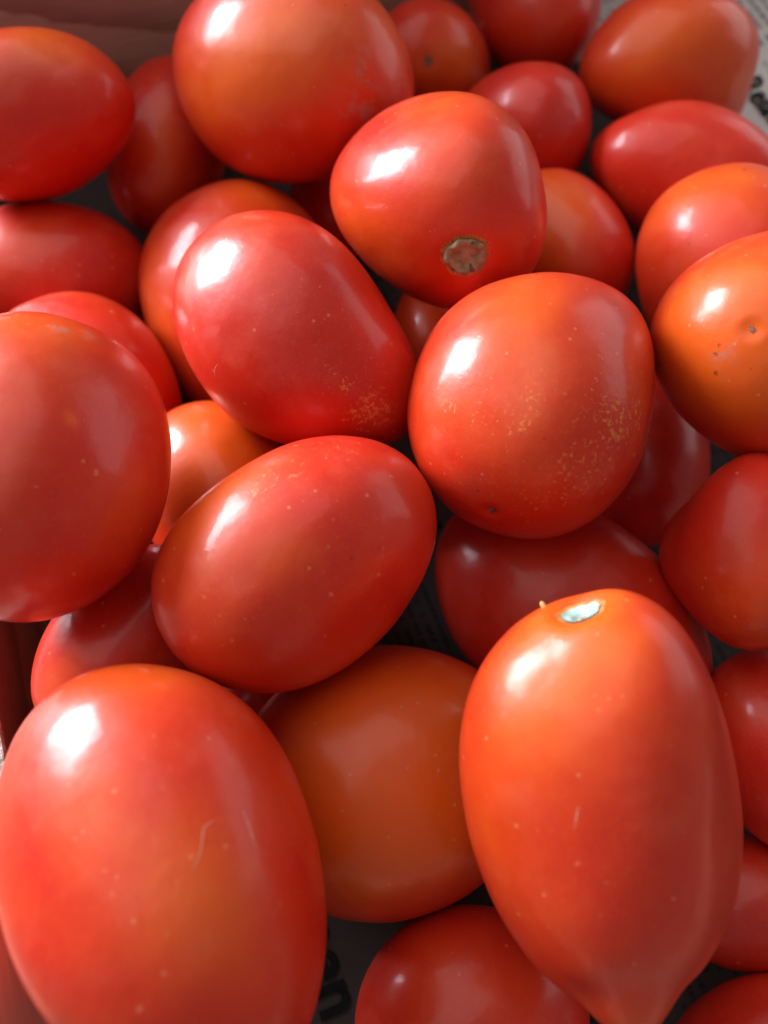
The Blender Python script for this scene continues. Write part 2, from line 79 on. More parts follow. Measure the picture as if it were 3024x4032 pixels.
'T28': {'loc':[0.01641,0.14755,0.02237],'rot':[[-1.0,-0.00076,-0.00182],[0.0018,0.02506,-0.99968],[0.0008,-0.99969,-0.02506]],'r':0.01393,'k':1.3201,'w':[0.0,0.0,0.0,0.0,0.0,0.0,0.0,0.0,0.0,0.0,0.0,0.0,0.0,0.0,0.0,0.0,0.0,0.0,0.0,0.0,0.0,0.0,0.0,0.0,0.0,0.0,0.0,0.0,0.0,0.0,0.0],'ex':2.12,'base':0.1,'o':[[0.6098,-0.7886,0.0792,0.7849,0.7]]},
'T29': {'loc':[0.06817,0.10292,0.02848],'rot':[[-0.99479,-0.03253,-0.09665],[0.09316,0.09568,-0.99104],[0.04148,-0.99488,-0.09215]],'r':0.01771,'k':1.3644,'w':[0.0,0.0,0.0,0.0,0.0,0.0,0.0,0.0,0.0,0.0,0.0,0.0,0.0,0.0,0.0,0.0,0.0,0.0,0.0,0.0,0.0,0.0,0.0,0.0,0.0,0.0,0.0,0.0,0.0,0.0,0.0],'ex':2.12,'base':-0.1},
'T30': {'loc':[0.01678,-0.02463,0.03596],'rot':[[-0.31023,-0.02999,-0.95019],[0.86845,0.39765,-0.29609],[0.38672,-0.91705,-0.09732]],'r':0.02012,'k':1.1353,'w':[-0.0141,0.006,0.005,0.0021,-0.0177,-0.0134,-0.0067,-0.0072,0.0034,0.0025,-0.0221,0.0079,-0.0006,0.0132,-0.0088,0.0021,0.0173,-0.0037,0.0061,-0.0126,-0.0033,-0.0135,-0.0664,-0.002,0.0285,-0.0376,0.0222,0.0022,0.0175,0.0203,0.022],'ex':2.12,'base':0,'o':[[0.6217,-0.7733,0.1248,0.6748,0.5],[0.3789,-0.6645,-0.6441,0.4499,0.3]]},
'T31': {'loc':[0.08162,-0.00404,0.02359],'rot':[[-0.11093,0.04264,-0.99291],[0.90788,0.41076,-0.08379],[0.40428,-0.91075,-0.08428]],'r':0.01378,'k':1.4318,'w':[0.0,0.0,0.0,0.0,0.0,0.0,0.0,0.0,0.0,0.0,0.0,0.0,0.0,0.0,0.0,0.0,0.0,0.0,0.0,0.0,0.0,0.0,0.0,0.0,0.0,0.0,0.0,0.0,0.0,0.0,0.0],'ex':2.12,'base':-0.02,'o':[[0.6803,-0.7022,0.2102,0.5896,0.2]]},
'T32': {'loc':[0.07512,-0.03289,0.02657],'rot':[[0.49254,-0.01162,0.87021],[-0.79503,0.40075,0.45534],[-0.35402,-0.91612,0.18815]],'r':0.01373,'k':1.4191,'w':[0.0,0.0,0.0,0.0,0.0,0.0,0.0,0.0,0.0,0.0,0.0,0.0,0.0,0.0,0.0,0.0,0.0,0.0,0.0,0.0,0.0,0.0,0.0,0.0,0.0,0.0,0.0,0.0,0.0,0.0,0.0],'ex':2.12,'base':-0.1},
'T37': {'loc':[-0.03043,0.04072,0.02086],'rot':[[-0.68094,-0.21606,-0.69974],[0.66901,0.20515,-0.71438],[0.29791,-0.95458,0.00485]],'r':0.013,'k':1.3002,'w':[0.0,0.0,0.0,0.0,0.0,0.0,0.0,0.0,0.0,0.0,0.0,0.0,0.0,0.0,0.0,0.0,0.0,0.0,0.0,0.0,0.0,0.0,0.0,0.0,0.0,0.0,0.0,0.0,0.0,0.0,0.0],'ex':2.12,'base':-0.05},
'T34': {'loc':[-0.01563,0.1952,0.02375],'rot':[[-1.0,-0.00069,-0.00131],[0.00135,-0.06494,-0.99789],[0.0006,-0.99789,0.06494]],'r':0.01468,'k':1.2632,'w':[0.0,0.0,0.0,0.0,0.0,0.0,0.0,0.0,0.0,0.0,0.0,0.0,0.0,0.0,0.0,0.0,0.0,0.0,0.0,0.0,0.0,0.0,0.0,0.0,0.0,0.0,0.0,0.0,0.0,0.0,0.0],'ex':2.12,'base':-0.1},
}
# ---------------------------------------------------------------- helpers
def new_mat(name):
    m = bpy.data.materials.new(name); m.use_nodes = True
    nt = m.node_tree
    return m, nt, nt.nodes['Principled BSDF']

def node(nt, typ, **kw):
    n = nt.nodes.new(typ)
    for k, v in kw.items():
        setattr(n, k, v)
    return n

def put(nt, sock, v):
    if isinstance(v, bpy.types.NodeSocket):
        nt.links.new(v, sock)
    else:
        sock.default_value = v

def maths(nt, op, a, b=None, c=None, clamp=False):
    n = node(nt, 'ShaderNodeMath', operation=op, use_clamp=clamp)
    put(nt, n.inputs[0], a)
    if b is not None: put(nt, n.inputs[1], b)
    if c is not None: put(nt, n.inputs[2], c)
    return n.outputs[0]

def vmath(nt, op, a, b=None):
    n = node(nt, 'ShaderNodeVectorMath', operation=op)
    put(nt, n.inputs[0], a)
    if b is not None: put(nt, n.inputs[1], b)
    return n

def smooth(nt, v, lo, hi, t0=0.0, t1=1.0):
    n = node(nt, 'ShaderNodeMapRange', interpolation_type='SMOOTHSTEP')
    put(nt, n.inputs['Value'], v); put(nt, n.inputs['From Min'], lo); put(nt, n.inputs['From Max'], hi)
    n.inputs['To Min'].default_value = t0; n.inputs['To Max'].default_value = t1
    return n.outputs['Result']

def mixc(nt, f, a, b, mode='MIX'):
    n = node(nt, 'ShaderNodeMix', data_type='RGBA', blend_type=mode)
    put(nt, n.inputs[0], f)
    for s, v in ((n.inputs[6], a), (n.inputs[7], b)):
        put(nt, s, v if isinstance(v, bpy.types.NodeSocket) else (*v, 1.0) if len(v) == 3 else v)
    return n.outputs[2]

def noise_tex(nt, vec, scale, detail=2.0, rough=0.5, out='Fac'):
    n = node(nt, 'ShaderNodeTexNoise')
    nt.links.new(vec, n.inputs['Vector'])
    n.inputs['Scale'].default_value = scale
    n.inputs['Detail'].default_value = detail
    n.inputs['Roughness'].default_value = rough
    return n.outputs[out]

def link_mesh(name, verts, faces, mat, parent=None, smooth_shade=True):
    me = bpy.data.meshes.new(name)
    me.from_pydata(verts, [], faces)
    me.update()
    if smooth_shade:
        me.polygons.foreach_set('use_smooth', [True] * len(me.polygons))
    me.materials.append(mat)
    o = bpy.data.objects.new(name, me); COL.objects.link(o)
    if parent: o.parent = parent
    return o

def tag(o, label=None, cat=None, group=None, kind=None):
    for k, v in (('label', label), ('category', cat), ('group', group), ('kind', kind)):
        if v: o[k] = v
    return o

# ---------------------------------------------------------------- crate, newspaper, table
A = R(21.0)
UX, UY = math.cos(A), math.sin(A)
def uv(u, v, z):                      # crate axes (cm) to world metres
    return ((u * UX - v * UY) * 0.01, (u * UY + v * UX) * 0.01, z)

def wood_material(name, light, dark, ring=(0.0, 0.0, 0.0), scale=1.0, rough=0.65, contrast=1.0):
    m, nt, b = new_mat(name)
    tc = node(nt, 'ShaderNodeTexCoord').outputs['Object']
    warp = noise_tex(nt, tc, 9.0, 2.0, out='Color')
    v0 = vmath(nt, 'SUBTRACT', tc, ring).outputs[0]
    ws = vmath(nt, 'SCALE', warp); ws.inputs[3].default_value = 0.028
    v1 = vmath(nt, 'ADD', v0, ws.outputs[0]).outputs[0]
    mp = node(nt, 'ShaderNodeMapping'); mp.inputs['Scale'].default_value = (0.45, 1.0, 1.0)
    nt.links.new(v1, mp.inputs['Vector'])
    w = node(nt, 'ShaderNodeTexWave', wave_type='RINGS', rings_direction='Y', wave_profile='SAW')
    nt.links.new(mp.outputs[0], w.inputs['Vector'])
    w.inputs['Scale'].default_value = 17.0 * scale
    w.inputs['Distortion'].default_value = 1.2
    w.inputs['Detail'].default_value = 2.0
    w.inputs['Detail Scale'].default_value = 6.0
    mp2 = node(nt, 'ShaderNodeMapping'); mp2.inputs['Scale'].default_value = (60, 900, 900)
    nt.links.new(tc, mp2.inputs['Vector'])
    fibre = noise_tex(nt, mp2.outputs[0], 1.0, 3.0)
    f = smooth(nt, w.outputs['Fac'], 0.35, 1.0)
    f = maths(nt, 'ADD', maths(nt, 'MULTIPLY', f, 0.75 * contrast), maths(nt, 'MULTIPLY', fibre, 0.35), clamp=True)
    c = mixc(nt, f, light, dark)
    nt.links.new(c, b.inputs['Base Color'])
    b.inputs['Roughness'].default_value = rough
    bp = node(nt, 'ShaderNodeBump'); bp.inputs['Strength'].default_value = 0.35; bp.inputs['Distance'].default_value = 0.0006
    nt.links.new(fibre, bp.inputs['Height']); nt.links.new(bp.outputs[0], b.inputs['Normal'])
    return m

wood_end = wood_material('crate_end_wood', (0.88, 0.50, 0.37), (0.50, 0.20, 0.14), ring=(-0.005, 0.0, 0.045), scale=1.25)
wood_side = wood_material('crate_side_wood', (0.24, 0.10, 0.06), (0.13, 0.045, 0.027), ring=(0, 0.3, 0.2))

m_rim, nt, b = new_mat('raw_sawn_rim')
tc = node(nt, 'ShaderNodeTexCoord').outputs['Object']
n1 = noise_tex(nt, tc, 420.0, 5.0, 0.65)
n2 = noise_tex(nt, tc, 130.0, 3.0, 0.6)
c = mixc(nt, smooth(nt, n1, 0.35, 0.65), (0.42, 0.36, 0.31), (0.80, 0.77, 0.73))
c = mixc(nt, smooth(nt, n2, 0.56, 0.68), c, (0.30, 0.21, 0.15))
nt.links.new(c, b.inputs['Base Color']); b.inputs['Roughness'].default_value = 0.85
bp = node(nt, 'ShaderNodeBump'); bp.inputs['Strength'].default_value = 0.9; bp.inputs['Distance'].default_value = 0.0015
nt.links.new(n1, bp.inputs['Height']); nt.links.new(bp.outputs[0], b.inputs['Normal'])

def board(name, cu, cv, cz, lu, lv, lz, mat, parent, along='u', bevel=0.0012):
    """a board with worn, slightly wavy edges; its own x axis runs along the grain"""
    bm = bmesh.new()
    bmesh.ops.create_cube(bm, size=1.0)
    L, Wd = (lu, lv) if along == 'u' else (lv, lu)
    for v in bm.verts:
        v.co = Vector((v.co.x * L * 0.01, v.co.y * Wd * 0.01, v.co.z * lz))
    n = max(2, int(L / 0.7))
    es = [e for e in bm.edges if abs((e.verts[0].co - e.verts[1].co).normalized().x) > 0.9]
    bmesh.ops.subdivide_edges(bm, edges=es, cuts=n, use_grid_fill=True)
    sharp = [e for e in bm.edges if len(e.link_faces) == 2 and e.calc_face_angle() > 0.8]
    bmesh.ops.bevel(bm, geom=sharp, offset=bevel, segments=2, profile=0.6, affect='EDGES')
    for v in bm.verts:
        d = noise.noise(v.co * 35.0 + Vector((cu, cv, 0))) * 0.0006
        v.co += Vector((0, d, d * 0.8))
    me = bpy.data.meshes.new(name); bm.to_mesh(me); bm.free()
    me.materials.append(mat)
    o = bpy.data.objects.new(name, me); COL.objects.link(o); o.parent = parent
    x, y, z = uv(cu, cv, cz)
    o.location = (x, y, z)
    o.rotation_euler = (0, 0, A + (0 if along == 'u' else math.pi / 2))
    return o

crate = bpy.data.objects.new('wooden_crate', None); COL.objects.link(crate)
tag(crate, 'brown wooden crate lined with newspaper and heaped with plum tomatoes', 'crate')
U0, U1, V0, V1 = -6.3, 28.0, -12.0, 26.6
for i in range(5):                                        # floor slats under the paper
    w = (V1 - V0) / 5
    board('floor_slat', (U0 + U1) / 2, V0 + w * (i + .5), 0.004, U1 - U0 + 1.8, w - 0.25, 0.006, wood_side, crate)
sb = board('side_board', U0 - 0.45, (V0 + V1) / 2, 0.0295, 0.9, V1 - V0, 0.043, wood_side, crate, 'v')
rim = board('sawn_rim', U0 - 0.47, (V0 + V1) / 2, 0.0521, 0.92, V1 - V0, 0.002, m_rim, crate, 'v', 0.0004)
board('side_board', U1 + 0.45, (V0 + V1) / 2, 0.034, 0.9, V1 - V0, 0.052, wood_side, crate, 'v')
board('end_board', (U0 + U1) / 2, V1 + 0.5, 0.061, U1 - U0 + 1.8, 1.0, 0.106, wood_end, crate)
board('end_board', (U0 + U1) / 2, V0 - 0.5, 0.034, U1 - U0 + 1.8, 1.0, 0.052, wood_end, crate)
board('corner_post', U0 - 0.35, -1.8, 0.0445, 1.1, 7.4, 0.071, wood_end, crate, 'v')

# table the crate stands on
m_tab, nt, b = new_mat('table_top')
tc = node(nt, 'ShaderNodeTexCoord').outputs['Object']
mp = node(nt, 'ShaderNodeMapping'); mp.inputs['Scale'].default_value = (8, 160, 1)
nt.links.new(tc, mp.inputs['Vector'])
nt.links.new(mixc(nt, noise_tex(nt, mp.outputs[0], 1.0, 4.0), (0.22, 0.15, 0.10), (0.34, 0.25, 0.17)), b.inputs['Base Color'])
b.inputs['Roughness'].default_value = 0.5
bm = bmesh.new(); bmesh.ops.create_cube(bm, size=1.0)
for v in bm.verts: v.co = Vector((v.co.x * 1.5, v.co.y * 1.2, v.co.z * 0.03))
bmesh.ops.bevel(bm, geom=list(bm.edges), offset=0.004, segments=2, affect='EDGES')
me = bpy.data.meshes.new('table'); bm.to_mesh(me); bm.free(); me.materials.append(m_tab)
tab = bpy.data.objects.new('table', me); COL.objects.link(tab); tab.location = (0.1, 0.1, -0.0152)
tag(tab, kind='structure')

# newspaper: lies along the crate, its lines run towards the viewer
def newsprint(name, light, dark_, inkc):
  m_pap, nt, b = new_mat(name)
  tc = node(nt, 'ShaderNodeTexCoord').outputs['Object']
  sp = node(nt, 'ShaderNodeSeparateXYZ'); nt.links.new(tc, sp.inputs[0])
  X, Y = sp.outputs[0], sp.outputs[1]                       # Y = along v, X = along u (m)
  row = maths(nt, 'DIVIDE', X, 0.0029)
  fr = maths(nt, 'FRACT', row); rid = maths(nt, 'FLOOR', row)
  wob = maths(nt, 'MULTIPLY', maths(nt, 'SUBTRACT', noise_tex(nt, tc, 900.0, 2.0), 0.5), 0.5)
  frw = maths(nt, 'ADD', fr, wob)
  band = maths(nt, 'MULTIPLY', smooth(nt, frw, 0.20, 0.28), smooth(nt, frw, 0.66, 0.74, 1.0, 0.0))
  cv = node(nt, 'ShaderNodeCombineXYZ')
  nt.links.new(Y, cv.inputs[0]); nt.links.new(maths(nt, 'MULTIPLY', rid, 0.37), cv.inputs[1])
  let = smooth(nt, noise_tex(nt, cv.outputs[0], 1050.0, 1.0), 0.40, 0.50)
  wrd = smooth(nt, noise_tex(nt, cv.outputs[0], 240.0, 0.0), 0.36, 0.41)
  colm = maths(nt, 'FRACT', maths(nt, 'DIVIDE', maths(nt, 'ADD', Y, 0.0115), 0.054))
  gut = maths(nt, 'MULTIPLY', smooth(nt, colm, 0.03, 0.04), smooth(nt, colm, 0.96, 0.97, 1.0, 0.0))
  ink = maths(nt, 'MULTIPLY', maths(nt, 'MULTIPLY', band, let), maths(nt, 'MULTIPLY', wrd, gut))
  def clear_band(ink, lo, hi):
      inside = maths(nt, 'MULTIPLY', maths(nt, 'GREATER_THAN', X, lo), maths(nt, 'LESS_THAN', X, hi))
      return maths(nt, 'MULTIPLY', ink, maths(nt, 'SUBTRACT', 1.0, inside))
  for lo, hi in ((0.2085, 0.2235), (-0.030, -0.001), (0.040, 0.053)):
      ink = clear_band(ink, lo, hi)
  pulp = noise_tex(nt, tc, 700.0, 4.0, 0.7)
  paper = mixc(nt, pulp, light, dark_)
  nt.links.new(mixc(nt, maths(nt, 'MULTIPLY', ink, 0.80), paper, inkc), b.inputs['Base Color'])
  b.inputs['Roughness'].default_value = 0.9
  bp = node(nt, 'ShaderNodeBump'); bp.inputs['Strength'].default_value = 0.2; bp.inputs['Distance'].default_value = 0.0004
  nt.links.new(pulp, bp.inputs['Height']); nt.links.new(bp.outputs[0], b.inputs['Normal'])

  return m_pap
m_pap = newsprint('newsprint', (0.70, 0.70, 0.67), (0.80, 0.80, 0.77), (0.050, 0.050, 0.050))
m_shaded = newsprint('shade_darkened_newsprint', (0.034, 0.026, 0.024), (0.050, 0.038, 0.034), (0.007, 0.007, 0.007))  # paper colour nearly black: the deep shade of the gaps is painted in

def sheet_z(x, y):
    return 0.0088 + 0.0009 * (noise.noise(Vector((x * 22, y * 22, 3.1))) + 0.4) * 0.8 + 4.0 * max(0.0, x - 0.18) ** 2
def make_sheet(name, u0, u1, v0, v1, lift, mat, label):
    verts, faces = [], []
    NU, NV = max(8, int((u1 - u0) * 2)), max(8, int((v1 - v0) * 2))
    for j in range(NV + 1):
        for i in range(NU + 1):
            x = (u0 + (u1 - u0) * i / NU) * 0.01
            y = (v0 + (v1 - v0) * j / NV) * 0.01
            verts.append((x, y, sheet_z(x, y) + lift))
    for j in range(NV):
        for i in range(NU):
            a = j * (NU + 1) + i
            faces.append((a, a + 1, a + NU + 2, a + NU + 1))
    o = link_mesh(name, verts, faces, mat)
    o.rotation_euler = (0, 0, A)
    return tag(o, label, 'newspaper', 'sheets of newspaper lining the crate')
shaded_o = make_sheet('newspaper', U0 + 0.1, U1 - 0.1, V0 + 0.1, V1 - 0.1, 0.0, m_shaded,
                     'newspaper sheet under the tomatoes, coloured near black for the shade in the gaps')
paper_o = make_sheet('newspaper', 17.0, U1 - 0.1, 9.0, V1 - 0.15, 0.0006, m_pap,
                     'pale grey newspaper sheet with black print at the upper right')

m_ink, nt, b = new_mat('headline_ink')
tc = node(nt, 'ShaderNodeTexCoord').outputs['Object']
nt.links.new(mixc(nt, noise_tex(nt, tc, 900.0, 3.0), (0.006, 0.006, 0.006), (0.020, 0.020, 0.021)), b.inputs['Base Color'])
b.inputs['Roughness'].default_value = 1.0; b.inputs['Specular IOR Level'].default_value = 0.1
def headline(body, u, v, size, sheet, lift):
    cu = bpy.data.curves.new('headline', 'FONT')
    cu.body = body; cu.size = size; cu.offset = size * 0.022; cu.resolution_u = 3
    tmp = bpy.data.objects.new('headline', cu); COL.objects.link(tmp)
    me = bpy.data.meshes.new_from_object(tmp.evaluated_get(bpy.context.evaluated_depsgraph_get()))
    bpy.data.objects.remove(tmp)
    bm = bmesh.new(); bm.from_mesh(me)
    bmesh.ops.triangulate(bm, faces=bm.faces[:])
    bmesh.ops.subdivide_edges(bm, edges=[e for e in bm.edges if e.calc_length() > 0.002], cuts=2)
    bmesh.ops.triangulate(bm, faces=bm.faces[:])
    for vt in bm.verts:                                   # reading direction = -v, letter tops towards +u
        x = u * 0.01 + vt.co.y; y = v * 0.01 - vt.co.x
        vt.co = Vector((x, y, sheet_z(x, y) + lift))
    bm.to_mesh(me); bm.free()
    me.materials.clear(); me.materials.append(m_ink)
    o = bpy.data.objects.new('headline', me); COL.objects.link(o); o.parent = sheet
    return o
headline('Relat', 21.3, 19.9, 0.0105, paper_o, 0.0014)
headline('omen', -2.3, 1.2, 0.0150, shaded_o, 0.0004)
headline('una', 4.4, 9.0, 0.0085, shaded_o, 0.0004)

# ---------------------------------------------------------------- tomatoes
MONO = [(a, b_, dg - a - b_) for dg in range(2, 5) for a in range(dg + 1) for b_ in range(dg + 1 - a)]
RED, DEEP, ORANGE, GOLD = (0.64, 0.027, 0.009), (0.54, 0.016, 0.010), (0.76, 0.112, 0.008), (0.80, 0.270, 0.055)

def skin_material(n, d):
    m, nt, b = new_mat('tomato_skin')
    tc = node(nt, 'ShaderNodeTexCoord').outputs['Object']
    off = node(nt, 'ShaderNodeVectorMath', operation='ADD')
    nt.links.new(tc, off.inputs[0]); rr = random.Random(n)
    off.inputs[1].default_value = (rr.random(), rr.random(), rr.random())
    v = off.outputs[0]
    def attr(a):
        return node(nt, 'ShaderNodeAttribute', attribute_type='GEOMETRY', attribute_name=a).outputs['Fac']
    ripe, fleck, scuff = attr('ripe'), attr('fleck'), attr('scuff')
    big = noise_tex(nt, v, 45.0, 2.0)
    mid = noise_tex(nt, v, 190.0, 3.0, 0.6)
    t = maths(nt, 'ADD', ripe, maths(nt, 'MULTIPLY', maths(nt, 'SUBTRACT', big, 0.5), 0.75))
    t = maths(nt, 'ADD', t, maths(nt, 'MULTIPLY', maths(nt, 'SUBTRACT', mid, 0.5), 0.38), clamp=False)
    ramp = node(nt, 'ShaderNodeValToRGB')
    e = ramp.color_ramp.elements
    e[0].position = 0.0; e[0].color = (*DEEP, 1)
    e[1].position = 1.0; e[1].color = (*ORANGE, 1)
    x = e.new(0.30); x.color = (*RED, 1)
    x = e.new(0.62); x.color = (0.70, 0.058, 0.009, 1)
    nt.links.new(maths(nt, 'ADD', maths(nt, 'MULTIPLY', t, 0.75), 0.22, clamp=True), ramp.inputs[0])
    col = ramp.outputs[0]
    fine = noise_tex(nt, v, 1500.0, 2.0)
    col = mixc(nt, maths(nt, 'MULTIPLY', smooth(nt, fine, 0.55, 0.75), 0.16), col, (0.72, 0.16, 0.06))
    # golden russet flecks, dense where 'fleck' is high
    n3 = noise_tex(nt, v, 900.0, 4.0, 0.72)
    th = maths(nt, 'SUBTRACT', 0.74, maths(nt, 'MULTIPLY', fleck, 0.27))
    f = smooth(nt, maths(nt, 'SUBTRACT', n3, th), 0.0, 0.12)
    col = mixc(nt, maths(nt, 'MULTIPLY', f, 0.62), col, GOLD)
    # pale lenticels
    vo = node(nt, 'ShaderNodeTexVoronoi'); nt.links.new(v, vo.inputs['Vector']); vo.inputs['Scale'].default_value = 330.0
    sx = node(nt, 'ShaderNodeSeparateColor'); nt.links.new(vo.outputs['Color'], sx.inputs[0])
    pick = maths(nt, 'GREATER_THAN', sx.outputs[0], 0.72)
    dot = maths(nt, 'MULTIPLY', smooth(nt, vo.outputs['Distance'], 0.05, 0.16, 1.0, 0.0), pick)
    col = mixc(nt, maths(nt, 'MULTIPLY', dot, 0.5), col, (0.80, 0.28, 0.13))
    # pale waxy bloom and wiped smudges
    bloom = smooth(nt, noise_tex(nt, v, 75.0, 5.0, 0.62), 0.48, 0.72)
    col = mixc(nt, maths(nt, 'MULTIPLY', bloom, 0.11), col, (0.78, 0.20, 0.11))
    # single marks at their places on the skin
    jit = node(nt, 'ShaderNodeVectorMath', operation='SCALE'); jit.inputs[3].default_value = 0.0015
    nt.links.new(vmath(nt, 'SUBTRACT', noise_tex(nt, v, 1300.0, 2.0, out='Color'), (0.5, 0.5, 0.5)).outputs[0], jit.inputs[0])
    pj = vmath(nt, 'ADD', tc, jit.outputs[0]).outputs[0]
    rough_add = 0.0
    for key, colr, amt in (('p', (0.85, 0.36, 0.20), 0.42), ('d', (0.06, 0.018, 0.012), 0.75)):
        acc = None
        for mk in d.get(key, []):
            p = surf(n, Vector(mk[:3]))
            dist = vmath(nt, 'DISTANCE', pj, tuple(p)).outputs['Value']
            rad = mk[3] * d['r'] * 0.62
            g = smooth(nt, dist, rad * 0.25, rad * 1.35, 1.0, 0.0)
            acc = g if acc is None else maths(nt, 'MAXIMUM', acc, g)
        if acc is not None:
            col = mixc(nt, maths(nt, 'MULTIPLY', acc, amt), col, colr)
    # grey corky scuffs
    cs = maths(nt, 'MULTIPLY', scuff, smooth(nt, noise_tex(nt, v, 300.0, 4.0, 0.7), 0.42, 0.62))
    col = mixc(nt, maths(nt, 'MULTIPLY', cs, 0.55), col, (0.36, 0.20, 0.15))
    nt.links.new(col, b.inputs['Base Color'])
    b.inputs['Subsurface Weight'].default_value = 0.35
    b.inputs['Subsurface Radius'].default_value = (1.0, 0.22, 0.10)
    b.inputs['Subsurface Scale'].default_value = 0.0035
    b.inputs['IOR'].default_value = 1.46
    b.inputs['Specular IOR Level'].default_value = 0.36
    rgh = maths(nt, 'ADD', maths(nt, 'MULTIPLY', mid, 0.12), 0.33)
    rgh = maths(nt, 'ADD', rgh, maths(nt, 'MULTIPLY', maths(nt, 'MAXIMUM', f, cs), 0.2))
    rgh = maths(nt, 'ADD', rgh, maths(nt, 'MULTIPLY', bloom, 0.10))
    crg = maths(nt, 'ADD', maths(nt, 'MULTIPLY', bloom, 0.12), 0.11)
    nt.links.new(crg, b.inputs['Coat Roughness'])
    nt.links.new(rgh, b.inputs['Roughness'])
    b.inputs['Coat Weight'].default_value = 0.42
    b.inputs['Coat Roughness'].default_value = 0.14
    b.inputs['Coat IOR'].default_value = 1.4
    h = maths(nt, 'ADD', maths(nt, 'MULTIPLY', noise_tex(nt, v, 2600.0, 2.0), 0.10), maths(nt, 'MULTIPLY', noise_tex(nt, v, 160.0, 2.0), 0.7))
    h = maths(nt, 'ADD', h, maths(nt, 'MULTIPLY', maths(nt, 'ADD', f, cs), 0.10))
    bp = node(nt, 'ShaderNodeBump'); bp.inputs['Strength'].default_value = 0.35; bp.inputs['Distance'].default_value = 0.0007
    nt.links.new(h, bp.inputs['Height'])
    nt.links.new(bp.outputs[0], b.inputs['Normal']); nt.links.new(bp.outputs[0], b.inputs['Coat Normal'])
    return m

DIMPLE = {}                                               # per tomato: (direction, angular radius, depth in r)
def surf(n, u):
    """point of tomato n (local metres) in local direction u"""
    d = DATA[n]
    f = 1.0
    x, y, z = u
    px = (1, x, x * x, x ** 3, x ** 4); py = (1, y, y * y, y ** 3, y ** 4); pz = (1, z, z * z, z ** 3, z ** 4)
    for w, (a, b_, c_) in zip(d['w'], MONO):
        f += w * px[a] * py[b_] * pz[c_]
    p = d['ex']
    f *= (math.hypot(x, y) ** p + abs(z) ** p) ** (-1.0 / p)
    s = SEED[n]
    f += 0.013 * noise.noise(u * 1.7 + s) + 0.009 * (x * x + y * y) * math.cos(3 * math.atan2(y, x) + s.y) + 0.0035 * noise.noise(u * 4.5 + s)
    for q, rad, dep in DIMPLE.get(n, ()):
        a = (u - q).length / rad
        if a < 2.2:
            f += dep * (-math.exp(-a * a * 1.6) + 0.12 * math.exp(-((a - 1.15) ** 2) * 6.0))
    r = d['r']
    return Vector((x * r * f, y * r * f, z * r * d['k'] * f))

SEED = {n: Vector((i * 3.17, i * 1.31, i * 7.7)) for i, n in enumerate(DATA)}
for n, d in DATA.items():
    L = []
    for s in d.get('s', []):
        L.append((Vector(s[:3]), s[3] * 1.1, 0.03 if n == 'T6' else 0.10))
    for s in d.get('b', []):
        L.append((Vector(s[:3]), max(0.10, s[3] * 2.0), 0.02))
    DIMPLE[n] = L
# the pointed blossom end of the front right tomato
DIMPLE['T2'].append((Vector(DATA['T2']['t'][0][:3]), 0.32, -0.125))

def normal_at(n, u, e=0.01):
    h = Vector((0, 0, 1)) if abs(u.z) < 0.9 else Vector((1, 0, 0))
    a = u.cross(h).normalized(); b_ = u.cross(a)
    p1 = surf(n, (u + a * e).normalized()) - surf(n, (u - a * e).normalized())
    p2 = surf(n, (u + b_ * e).normalized()) - surf(n, (u - b_ * e).normalized())
    nn = p1.cross(p2).normalized()
    return nn if nn.dot(u) > 0 else -nn

def drape(n, name, q, rad, rings, segs, height, mat, parent, edge=None):
    """disc laid on the skin round direction q; height(t, angle) lifts it (m)"""
    q = Vector(q).normalized()
    h = Vector((0, 0, 1)) if abs(q.z) < 0.9 else Vector((1, 0, 0))
    a = q.cross(h).normalized(); b_ = q.cross(a)
    vs, fs = [], []
    def pt(t, an):
        rr = rad * t * (edge(an) if edge else 1.0)
        u = (q + (a * math.cos(an) + b_ * math.sin(an)) * rr).normalized()
        return surf(n, u) + normal_at(n, u) * height(t, an)
    vs.append(pt(0, 0))
    for i in range(1, rings + 1):
        for j in range(segs):
            vs.append(pt(i / rings, 2 * math.pi * j / segs))
    for j in range(segs):
        fs.append((0, 1 + j, 1 + (j + 1) % segs))
    for i in range(rings - 1):
        for j in range(segs):
            k0 = 1 + i * segs; k1 = k0 + segs; j2 = (j + 1) % segs
            fs.append((k0 + j, k1 + j, k1 + j2, k0 + j2))
    return link_mesh(name, vs, fs, mat, parent)

def cork_material(name, c0, c1, dark):
    m, nt, b = new_mat(name)
    tc = node(nt, 'ShaderNodeTexCoord').outputs['Object']
    n1 = noise_tex(nt, tc, 420.0, 4.0, 0.6); n2 = noise_tex(nt, tc, 560.0, 2.0, 0.5, )
    c = mixc(nt, smooth(nt, n1, 0.35, 0.65), c0, c1)
    vo = noise_tex(nt, vmath(nt, 'ADD', tc, (0.31, 0.17, 0.5)).outputs[0], 420.0, 1.0)
    c = mixc(nt, maths(nt, 'MULTIPLY', smooth(nt, vo, 0.60, 0.68), 0.85), c, dark)
    nt.links.new(c, b.inputs['Base Color']); b.inputs['Roughness'].default_value = 0.75
    bp = node(nt, 'ShaderNodeBump'); bp.inputs['Strength'].default_value = 0.6; bp.inputs['Distance'].default_value = 0.0004
    nt.links.new(n1, bp.inputs['Height']); nt.links.new(bp.outputs[0], b.inputs['Normal'])
    return m
cork_tan = cork_material('tan_cork', (0.22, 0.165, 0.090), (0.35, 0.30, 0.17), (0.08, 0.045, 0.02))
cork_green = cork_material('pale_green_cork', (0.30, 0.43, 0.38), (0.44, 0.58, 0.52), (0.10, 0.15, 0.13))
cork_brown = cork_material('brown_cork', (0.13, 0.055, 0.03), (0.34, 0.20, 0.11), (0.04, 0.02, 0.01))
